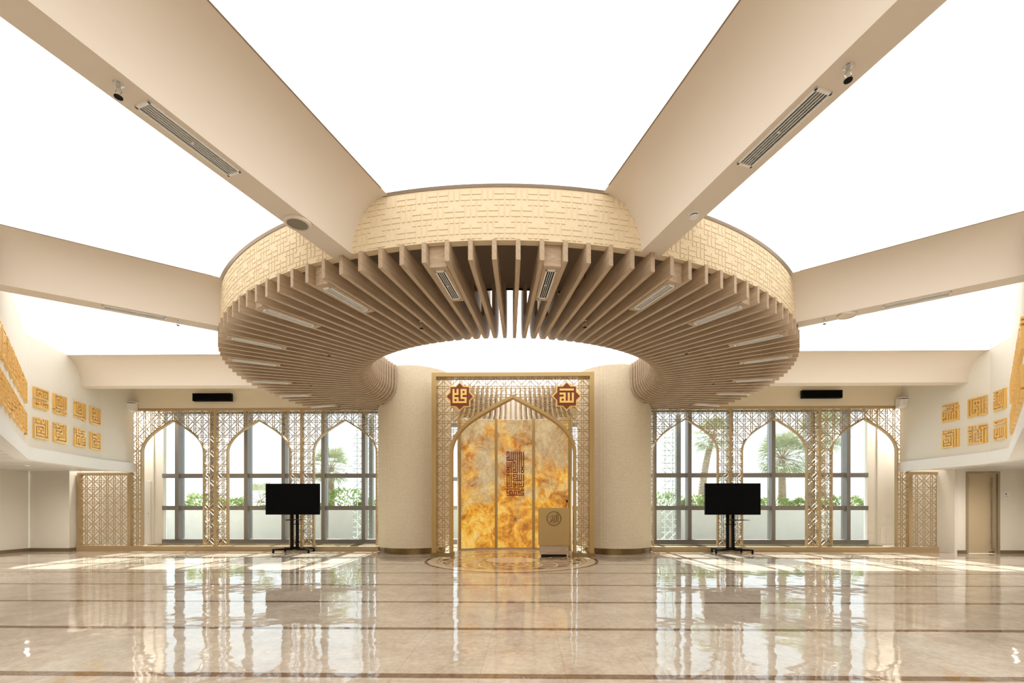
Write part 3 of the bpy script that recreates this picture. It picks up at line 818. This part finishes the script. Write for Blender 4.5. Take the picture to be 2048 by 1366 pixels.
# ------------------------------------------------------------------ television carts
def tv_cart(cx, label, flip=1):
    t = thing('television_cart', label, 'television', (cx, 12.5, 0), 'televisions on wheeled stands')
    MB().box(cx-.75, cx+.75, 12.36, 12.42, 1.06, 1.92).build('television_body', 'black', t)
    MB().box(cx-.742, cx+.742, 12.355, 12.36, 1.075, 1.912).build('television_screen', 'screen', t)
    for dx in (-.085, .065): MB().box(cx+dx-.035, cx+dx+.035, 12.47, 12.53, .12, 1.55).build('upright', 'black', t)
    MB().box(cx-.3, cx+.3, 12.42, 12.47, 1.3, 1.62).build('mounting_plate', 'black', t)
    for za, zb in ((.08, .16), (.78, .80)): MB().box(cx-.12, cx+.12, 12.46, 12.54, za, zb).build('crosspiece', 'black', t)
    MB().hexa([(cx-.08, 12.15, .905), (cx+.36*flip+0, 12.15, .915), (cx+.36*flip, 12.5, .915), (cx-.08, 12.5, .905), (cx-.08, 12.15, .93), (cx+.36*flip, 12.15, .925), (cx+.36*flip, 12.5, .925), (cx-.08, 12.5, .93)]).build('shelf', 'black', t)
    for s in (-1, 1):
        leg = MB().hexa([(cx+s*.08, 12.42, .07), (cx+s*.08, 12.56, .07), (cx+s*.5, 12.32, .085), (cx+s*.5, 12.24, .085), (cx+s*.08, 12.42, .13), (cx+s*.08, 12.56, .13), (cx+s*.5, 12.32, .12), (cx+s*.5, 12.24, .12)])
        leg.hexa([(cx+s*.08, 12.44, .07), (cx+s*.08, 12.58, .07), (cx+s*.42, 12.8, .085), (cx+s*.42, 12.72, .085), (cx+s*.08, 12.44, .13), (cx+s*.08, 12.58, .13), (cx+s*.42, 12.8, .12), (cx+s*.42, 12.72, .12)])
        lo = leg.build('base_leg', 'black', t)
        for (wx, wy) in ((s*.49, 12.28), (s*.41, 12.75)):
            m = MB().prism([(.038*cos(2*pi*i/16), .038+.038*sin(2*pi*i/16)) for i in range(16)], lambda x, z, h, wx=wx, wy=wy: (cx+wx+h, wy+x, z), -.014, .014)
            m.box(cx+wx-.018, cx+wx+.018, wy-.012, wy+.012, .05, .09)
            m.build('caster', 'black', t)
tv_cart(-6.13, 'black flat television on a wheeled stand, in front of the left screens')
tv_cart(5.98, 'black flat television on a wheeled stand, in front of the right screens')

# ------------------------------------------------------------------ wall-mounted boxes
for cx, z, nm in ((-8.68, 4.425, 'left'), (8.66, 4.445, 'right')):
    t = thing('wall_loudspeaker', 'long black box loudspeaker on the wall above the %s screens' % nm, 'speaker', (cx, YS-.15, z), 'long black speakers over the screens')
    MB().box(cx-.555, cx+.555, 12.76, 12.86, z-.11, z+.11).build('speaker_cabinet', 'black', t)
    MB().box(cx-.53, cx+.53, 12.755, 12.76, z-.095, z+.095).build('speaker_grille', 'screen', t)
    MB().box(cx-.2, cx+.2, 12.86, 12.9, z-.04, z+.04).build('wall_bracket', 'black', t)
for cx, z, nm in ((-11.02, 4.14, 'left'), (10.86, 4.18, 'right')):
    t = thing('corner_speaker', 'small white box speaker at the top outer corner of the %s screens' % nm, 'speaker', (cx, 12.75, z), 'small white corner speakers')
    MB().hexa([(cx-.1, 12.72, z-.1), (cx+.1, 12.72, z-.1), (cx+.09, 12.88, z-.13), (cx-.09, 12.88, z-.13), (cx-.11, 12.68, z+.1), (cx+.11, 12.68, z+.1), (cx+.1, 12.86, z+.13), (cx-.1, 12.86, z+.13)]).build('speaker_cabinet', 'white', t)
    MB().box(cx-.12, cx+.12, 12.67, 12.895, z+.13, z+.15).build('mounting_shelf', 'white', t)

# door and sign at the right
dr = thing('door_2', 'tall bronze-framed woven-faced door with a long pull handle at the right', 'door', (12.81, 12.5, 0), kind='structure')
MB().box(12.36, 12.41, 12.47, 12.62, 0, 2.23).box(13.2, 13.26, 12.47, 12.62, 0, 2.23).box(12.41, 13.2, 12.47, 12.62, 2.18, 2.23).build('door_frame', 'doorframe', dr)
MB().box(12.41, 13.2, 12.52, 12.56, .01, 2.18).build('door_leaf', 'door', dr)
MB().box(13.03, 13.12, 12.44, 12.47, .12, 2.08).box(13.05, 13.1, 12.47, 12.52, .3, .36).box(13.05, 13.1, 12.47, 12.52, 1.85, 1.91).build('door_handle', 'doorframe', dr)
MB().box(13.0, 13.14, 12.51, 12.52, .03, .05).build('door_lock', 'black', dr)
sg = thing('wall_sign', 'small white notice plate on the wall right of the door', 'sign', (13.46, 12.49, 1.6))
MB().box(13.37, 13.55, 12.488, 12.5, 1.5, 1.69).build('sign_plate', 'white', sg)
m = MB().box(13.42, 13.43, 12.486, 12.488, 1.60, 1.65).box(13.435, 13.445, 12.486, 12.488, 1.60, 1.65).box(13.45, 13.455, 12.486, 12.488, 1.6, 1.65).box(13.42, 13.455, 12.486, 12.488, 1.62, 1.63).box(13.41, 13.51, 12.486, 12.488, 1.545, 1.553)
m.build('sign_print', 'alu', sg)
for x, y, nm in ((-11.95, 10.9, 'left'), (12.3, 10.9, 'right')):
    t = thing('downlight', 'tiny recessed downlight in the marble soffit under the %s gallery' % nm, 'downlight', (x, y, 2.3), 'downlights under the galleries')
    MB().arc(x, y, .04, .055, 0, 2*pi, 2.29, 2.3, 24).build('downlight_rim', 'white', t)
    MB().arc(x, y, .001, .04, 0, 2*pi, 2.293, 2.298, 24).build('downlight_lens', 'lamp', t)

def area_lamp(name, x, y, z, sx_, sy_, e, col=(1, .93, .84)):
    d = bpy.data.lights.new(name, 'AREA'); d.shape = 'RECTANGLE'; d.size = sx_; d.size_y = sy_; d.energy = e; d.color = col
    o = bpy.data.objects.new(name, d); C.objects.link(o); o.location = (x, y, z); return o
def spot_lamp(name, x, y, z, e, col=(1, .93, .84)):
    d = bpy.data.lights.new(name, 'SPOT'); d.spot_size = R(165); d.spot_blend = 1; d.energy = e; d.color = col; d.shadow_soft_size = .02
    o = bpy.data.objects.new(name, d); C.objects.link(o); o.location = (x, y, z); return o
for s in (-1, 1):
    for yy in (10.9, 7.5, 4.0):
        spot_lamp('gallery_downlight_and_fill', s*(12.0 if yy > 8 else 10.2), yy, 2.285, 180)  # far pair sits by the visible downlights; nearer ones added to brighten the galleries
    area_lamp('recess_fill_light', s*11.7, 13.3, 4.27, 1.0, .25, 80)  # unseen fill, added to brighten the recess walls behind the low screens

# ------------------------------------------------------------------ gold square calligraphy
T = {}
def tl(k, s): T[k] = s.split()
tl('A', '''############# #...........# #.#####.###.# #.#...#.#.#.# #.#.#.#.###.# #...#.......# #############
 .............  #.#.#.#.##### #.###.#.....# ....#.#.#.#.# #.#######.#.# #############''')
tl('B', '''#########.#.# #.......#.#.# #.#####.#.#.# #.#...#.#.#.# #.#.#.#.#.#.# #.#.#.#.#.#.# #.#.###.#.#.# #.#.....#.#.# #.#######.#.#
 #.............  .####.#.#.### #.....#.#.#.# #########.###''')
tl('C', '''###.#...#.#.# ..#.#.#.#.#.# #.###.#.#.#.# #.#...#.#.#.# #.#.###.#.#.# #.#.#...#.#.# #.#.#.#.#.#.# #.#.###.#.#.# #.......#.#.# #########.#.#
 ............#  #.#.#.#####.# ..........###''')
tl('D', '''###.#.#.#.#.# #...#.#.#.#.# #.#.#.#.#.#.# #.###.#.#.#.# #.....#.#.#.# #.#.###.#.#.# #.###.#.#.#.# #...#.#.#.#.# #.###.###.#.# #.........#.# ###########.#
 #...........# #############''')
tl('E', '''#.#.###.#.#.# ..#.#.#.#.#.# #.###.###.#.# ..........#.# #########.#.# #.......#.#.# #.#.###.#.#.# #.#.#.#.#.#.# #.###.###.#.# #.........#.# #.#######.#.#
 #...........# #############''')
tl('F', '''#.#.#####.#.# ..#.#.....#.# #.###.#.#.#.# ......#.#.#.# #.#####.#.#.# #.......#.#.# #.###.###.#.# #.#.#.#.#.#.# #.###.#.#.#.# #.....#.#.#.# ###.#######.#
 #...........# #.###########''')
tl('G', '''#.#..######## ..#..#....... #.#####.##### ..#.......... #.#######.### #.....#...#.# #.###.#.###.# #.#.#.#.#.#.# #.#.#.#.###.# #.#.#.#.....# #.#.#.#.###.#
 #.#...#.....# #############''')
tl('H', '''#.#####.#...# #.#...#.###.# #.#.#.#.#.#.# #.#######.#.# #.......#.#.# #.#####.###.# #.#...#.....# #.#.#.#.###.# #.#.###.#.#.# #.#.....#.#.# #.#########.#
 #...........# #############''')
tl('I', '''#.#.########. ..........#.. ...######.### .###....#.#.. .....#.#..#.# #.#######.### #.....#...#.# #.#.#.#.###.# #.#.#.#.#.#.# ###.#.#.#.#.# #...#.#.#.#.# #.#.#.#.#.#.# #############''')
tl('J', '''############# #.#.......... #.#.#####.#.# #.#.#.#.#.#.# #.#.#.#.#.... #.#.#####.#.# #.#.....#.#.# #.#.###.#.#.# #.#.#.#.#.#.# #.#.#.#.#.... #.#...###.#.# #.#####...#.# #######.#####''')
tl('K', '''#.#####...#.# ..#...#.###.# #.#.###.#.#.# ..#.....#.#.# #.#.#.#.#.#.# ..#.#.#.#.#.# #.#.#.#.#.#.# #.#.#.#.#.#.# #.#.#.###.#.# #.#.......#.# #.#####.###.#
 #...........# ###########.#''')
tl('L', '''#.#.#.#.#.#.# ..###.#.###.# #.........#.# ###.#####.#.# ..#.......#.# #######.#.#.# ......#.#.#.# #.#.#.#.#.#.# #.###.#.#.#.# #.......#.#.# #.#####.#.#.# #.......#.#.# #########.#.#''')
tl('M_', '''#.#.#..###### ....#..#..... ###.####.#### #.......#.#.. ###.###.#.#.# ..........#.# ###.#.#.#.#.# #.........#.# ###.#.#.#.#.# #.........#.# #.#.#.###.#.# ........#.#.# ###########.#''')
tl('N_', '''#.#.#.#.#.#.# ##..........# ############# ............. ............# #.#.#.#.#.#.# #.#.#.#.#.#.# #.#.#.#.#.#.# #.#.#.#.#.#.# #.#...#.#.#.# #.#####.#.#.# #...........# ###.#########''')
def kmesh(key):
    rows = [r[:13].ljust(13, '.') for r in T[key]][:13]
    cell = .44/13
    m = bitmap(MB(), rows, -.22, .22, cell, -.042, 0)
    me = m.mesh('calligraphy_square', (0, 0, 0), False); me.materials.append(M['gold']); return me
KM = {k: kmesh(k) for k in T}
def place_tile(key, x, y, z, rot, label, group):
    o = bpy.data.objects.new('calligraphy_square', KM[key]); C.objects.link(o)
    o.location = (x, y, z); o.rotation_euler = (0, 0, rot)
    return tag(o, label, 'wall lettering', group)
def along(p, q, s):
    d = (Vector(q)-Vector(p)).normalized(); return Vector(p)+d*s, d
ZT, ZL = 3.64, 2.985
names4 = ['first', 'second', 'third', 'fourth']
p, q = LW[1], LW[2]
for st_, kt, kb, i in ((2.26, 'A', 'E', 3), (1.64, 'B', 'F', 2), (.90, 'C', 'G', 1), (.26, 'D', 'H', 0)):
    P_, d = along(p, q, st_); rot = atan2(-d.y, -d.x)
    for key, z, rw in ((kt, ZT, 'upper'), (kb, ZL, 'lower')):
        place_tile(key, P_.x, P_.y, z, rot, 'gold square calligraphy, %s row of the left wall, %s from the screens' % (rw, names4[i]), 'gold calligraphy squares on the left wall')
p, q = LW[3], LW[4]
keys = list(T)
for i in range(8):
    P_, d = along(p, q, .25+.62*i); rot = atan2(-d.y, -d.x)
    for rw, z in (('upper', ZT), ('lower', ZL)):
        place_tile(keys[(i*3+(5 if rw == 'upper' else 2)) % len(keys)], P_.x, P_.y, z, rot, 'gold square calligraphy, %s row of the left wall, %s past the corner, seen edge-on' % (rw, pos_names[i]), 'gold calligraphy squares on the left wall')
for a_, b_, st_, kt, kb, i in ((0, 1, 1.52, 'I', 'L', 0), (0, 1, 2.19, 'J', 'M_', 1), (1, 2, .44, 'K', 'N_', 2)):
    P_, d = along(RW[a_], RW[b_], st_); rot = atan2(d.y, d.x)
    for key, z, rw in ((kt, ZT, 'upper'), (kb, ZL, 'lower')):
        place_tile(key, P_.x, P_.y, z, rot, 'gold square calligraphy, %s row of the right wall, %s from the screens' % (rw, names4[i]), 'gold calligraphy squares on the right wall')
p, q = RW[3], RW[4]
for i in range(8):
    P_, d = along(p, q, .3+.62*i); rot = atan2(d.y, d.x)
    for rw, z in (('upper', ZT), ('lower', ZL)):
        place_tile(keys[(i*5+(1 if rw == 'upper' else 8)) % len(keys)], P_.x, P_.y, z, rot, 'gold square calligraphy, %s row of the right wall, %s past the corner, seen edge-on' % (rw, pos_names[i]), 'gold calligraphy squares on the right wall')

# ------------------------------------------------------------------ outside: terrace, planter, palms
struct('floor_terrace', MB().box(-30, 30, 16.0, 19.5, -.3, -.05).box(-30, -14.1, 12, 16.0, -.3, -.05).box(14.1, 30, 12, 16, -.3, -.05), 'deck', 'pale terrace outside the windows')
struct('ground_distant', MB().box(-400, 400, 60, 420, -6.2, -6), 'haze', 'hazy land far below the terrace')
pw = tag(MB().box(-24, 24, 18.0, 18.25, -.05, 1.17).box(-24, 24, 18.25, 20.5, -.05, .95).build('terrace_planter', 'concrete', None), 'long pale planter wall across the terrace outside', 'planter')
def leaf_blob(mb, c, rx, ry, rz, n, size, up=.2):
    for _ in range(n):
        a = random.uniform(0, 2*pi); u = random.uniform(-.2, 1); r = math.sqrt(max(0, 1-u*u*.8))*random.uniform(.55, 1)
        p = Vector((c[0]+rx*r*cos(a), c[1]+ry*r*sin(a), c[2]+rz*u)); d = Vector((cos(a)+random.uniform(-.4, .4), sin(a)+random.uniform(-.4, .4), up+random.uniform(-.2, .8))).normalized()
        s = d.cross(Vector((random.uniform(-1, 1), random.uniform(-1, 1), 1))).normalized(); L = size*random.uniform(.7, 1.3)
        mb.add([p, p+d*L*.5+s*L*.17, p+d*L, p+d*L*.5-s*L*.17], [(0, 1, 2, 3)])
def shrub(x, y, rx, rz, label):
    t = thing('terrace_shrub', label, 'shrub', (x, y, .95), 'shrubs in the terrace planter')
    m = MB(); leaf_blob(m, (x, y, 1.05), rx*1.15, .5, rz*1.25, 900, .2); m.build('foliage', 'leafg', t, False)
    m = MB()
    for i in range(6):
        a = i*pi/3; m.tube([(x+.1*cos(a), y+.1*sin(a), .95), (x+rx*.5*cos(a), y+.3*sin(a), 1.15+rz*.5)], .012, 5)
    m.build('stem', 'trunk', t)
SH = [(-13.4, 19.0, .8, .55), (-12.2, 18.9, .7, .4), (-10.6, 19.1, .6, .2), (-8.9, 19, .7, .22), (-7.3, 19, .8, .75), (-6.2, 18.9, .6, .4), (4.7, 18.9, .8, .7), (6.1, 19, .9, .6), (7.6, 19, .8, .5), (9.1, 18.9, .8, .35), (10.7, 19, .8, .42), (12.2, 19, .9, .4), (13.6, 19, .8, .5)]
w_l = ['farthest left', 'second from the left', 'third from the left', 'fourth from the left', 'fifth from the left', 'sixth from the left']
for i, s_ in enumerate(SH):
    side = ('left', w_l[i]) if i < 6 else ('right', pos_names[i-6]+' from the column')
    shrub(*s_, 'bushy green shrub in the planter outside the %s windows, %s' % side)
def fan_palm(x, y, h, r, label, n=26, lean=0, skirt=True, mat='leafp'):
    t = thing('palm_tree', label, 'palm', (x, y, .95), 'fan palms on the terrace')
    path = [(x+lean*(k/8)**2, y, .95+(h-.95)*k/8) for k in range(9)]
    m = MB().tube(path, .17, 14, .11)
    for k in range(26):
        u = k/26; m.lathe([(0.165-.05*u, 0), (.19-.05*u, .03), (.16-.05*u, .06)], (x+lean*u*u, y, .97+(h-1.0)*u), 12)
    m.build('trunk', 'trunk', t)
    top = Vector((x+lean, y, h))
    m = MB(); st = MB()
    for i in range(n):
        a = i*2.399; el = 1.25-2.0*(i/n) if skirt else 1.2-1.3*(i/n)
        d = Vector((cos(a)*cos(el), sin(a)*cos(el), sin(el))); L = r*.5*random.uniform(.8, 1.15)
        q = top+d*L; st.tube([top, top+d*L*.5+Vector((0, 0, .03)), q], .012, 5)
        side = d.cross(Vector((0, 0, 1))).normalized(); upv = side.cross(d)
        for k in range(-9, 10):
            b = k/9*1.45; bd = (d*cos(b)+side*sin(b)+upv*.12*random.uniform(-1, 1)).normalized(); ll = r*.55*(1-.28*abs(k)/9)*random.uniform(.9, 1.1)
            tip = q+bd*ll+Vector((0, 0, -.16*ll)); mid = q+bd*ll*.5; s = bd.cross(upv).normalized()*.026
            m.add([q, mid+s, tip, mid-s], [(0, 1, 2, 3)])
    m.build('fronds', mat, t, False); st.build('frond_stalk', 'trunk', t)
fan_palm(11.15, 19.2, 3.3, 1.4, 'fan palm with a shaggy crown, seen in the middle right arch', 60)
fan_palm(13.0, 19.5, 4.4, 1.35, 'tall fan palm behind the lattice between the two outer right arches', 54)
fan_palm(7.9, 19.6, 4.3, 1.1, 'leaning fan palm seen in the right arch beside the column', 36, .5)
fan_palm(-8.1, 19.3, 2.9, 1.2, 'fan palm seen in the arch beside the left column', 40)
fan_palm(-10.9, 18.9, 1.5, .95, 'low fan palm behind the left television', 14)
for s, x0, x1, nm in ((-1, -5.42, -4.86, 'left'), (1, 4.78, 5.26, 'right')):
    t = thing('patterned_glass_screen', 'pale star-patterned greenish glass panel outside, next to the %s column' % nm, 'screen', ((x0+x1)/2, 14.9, -.05), 'patterned glass panels outside')
    lattice(MB(), x0, x1, -.05, 4.1, .42, (x0+x1)/2-.21, .1, None, .022, .02, lambda x, z: (x, 14.85, z), c=.3, bnd=.2).build('star_pattern', 'white', t, False)
    MB().box(x0, x1, 14.88, 14.90, -.05, 4.1).build('glass_sheet', 'glass', t, False)
    MB().box(x1, x1+.12, 14.8, 14.95, -.05, 4.3).build('panel_post', 'alu', t) if s < 0 else MB().box(x1, x1+.14, 14.8, 14.95, -.05, 4.3).build('panel_post', 'alu', t)
struct('floor_outside_strip', MB().box(-14.1, -2.8, 16.0-2.05, 16.0, -.05, -.0), 'deck') if False else None
for o in bpy.data.objects:
    if '_at' in o: del o['_at']
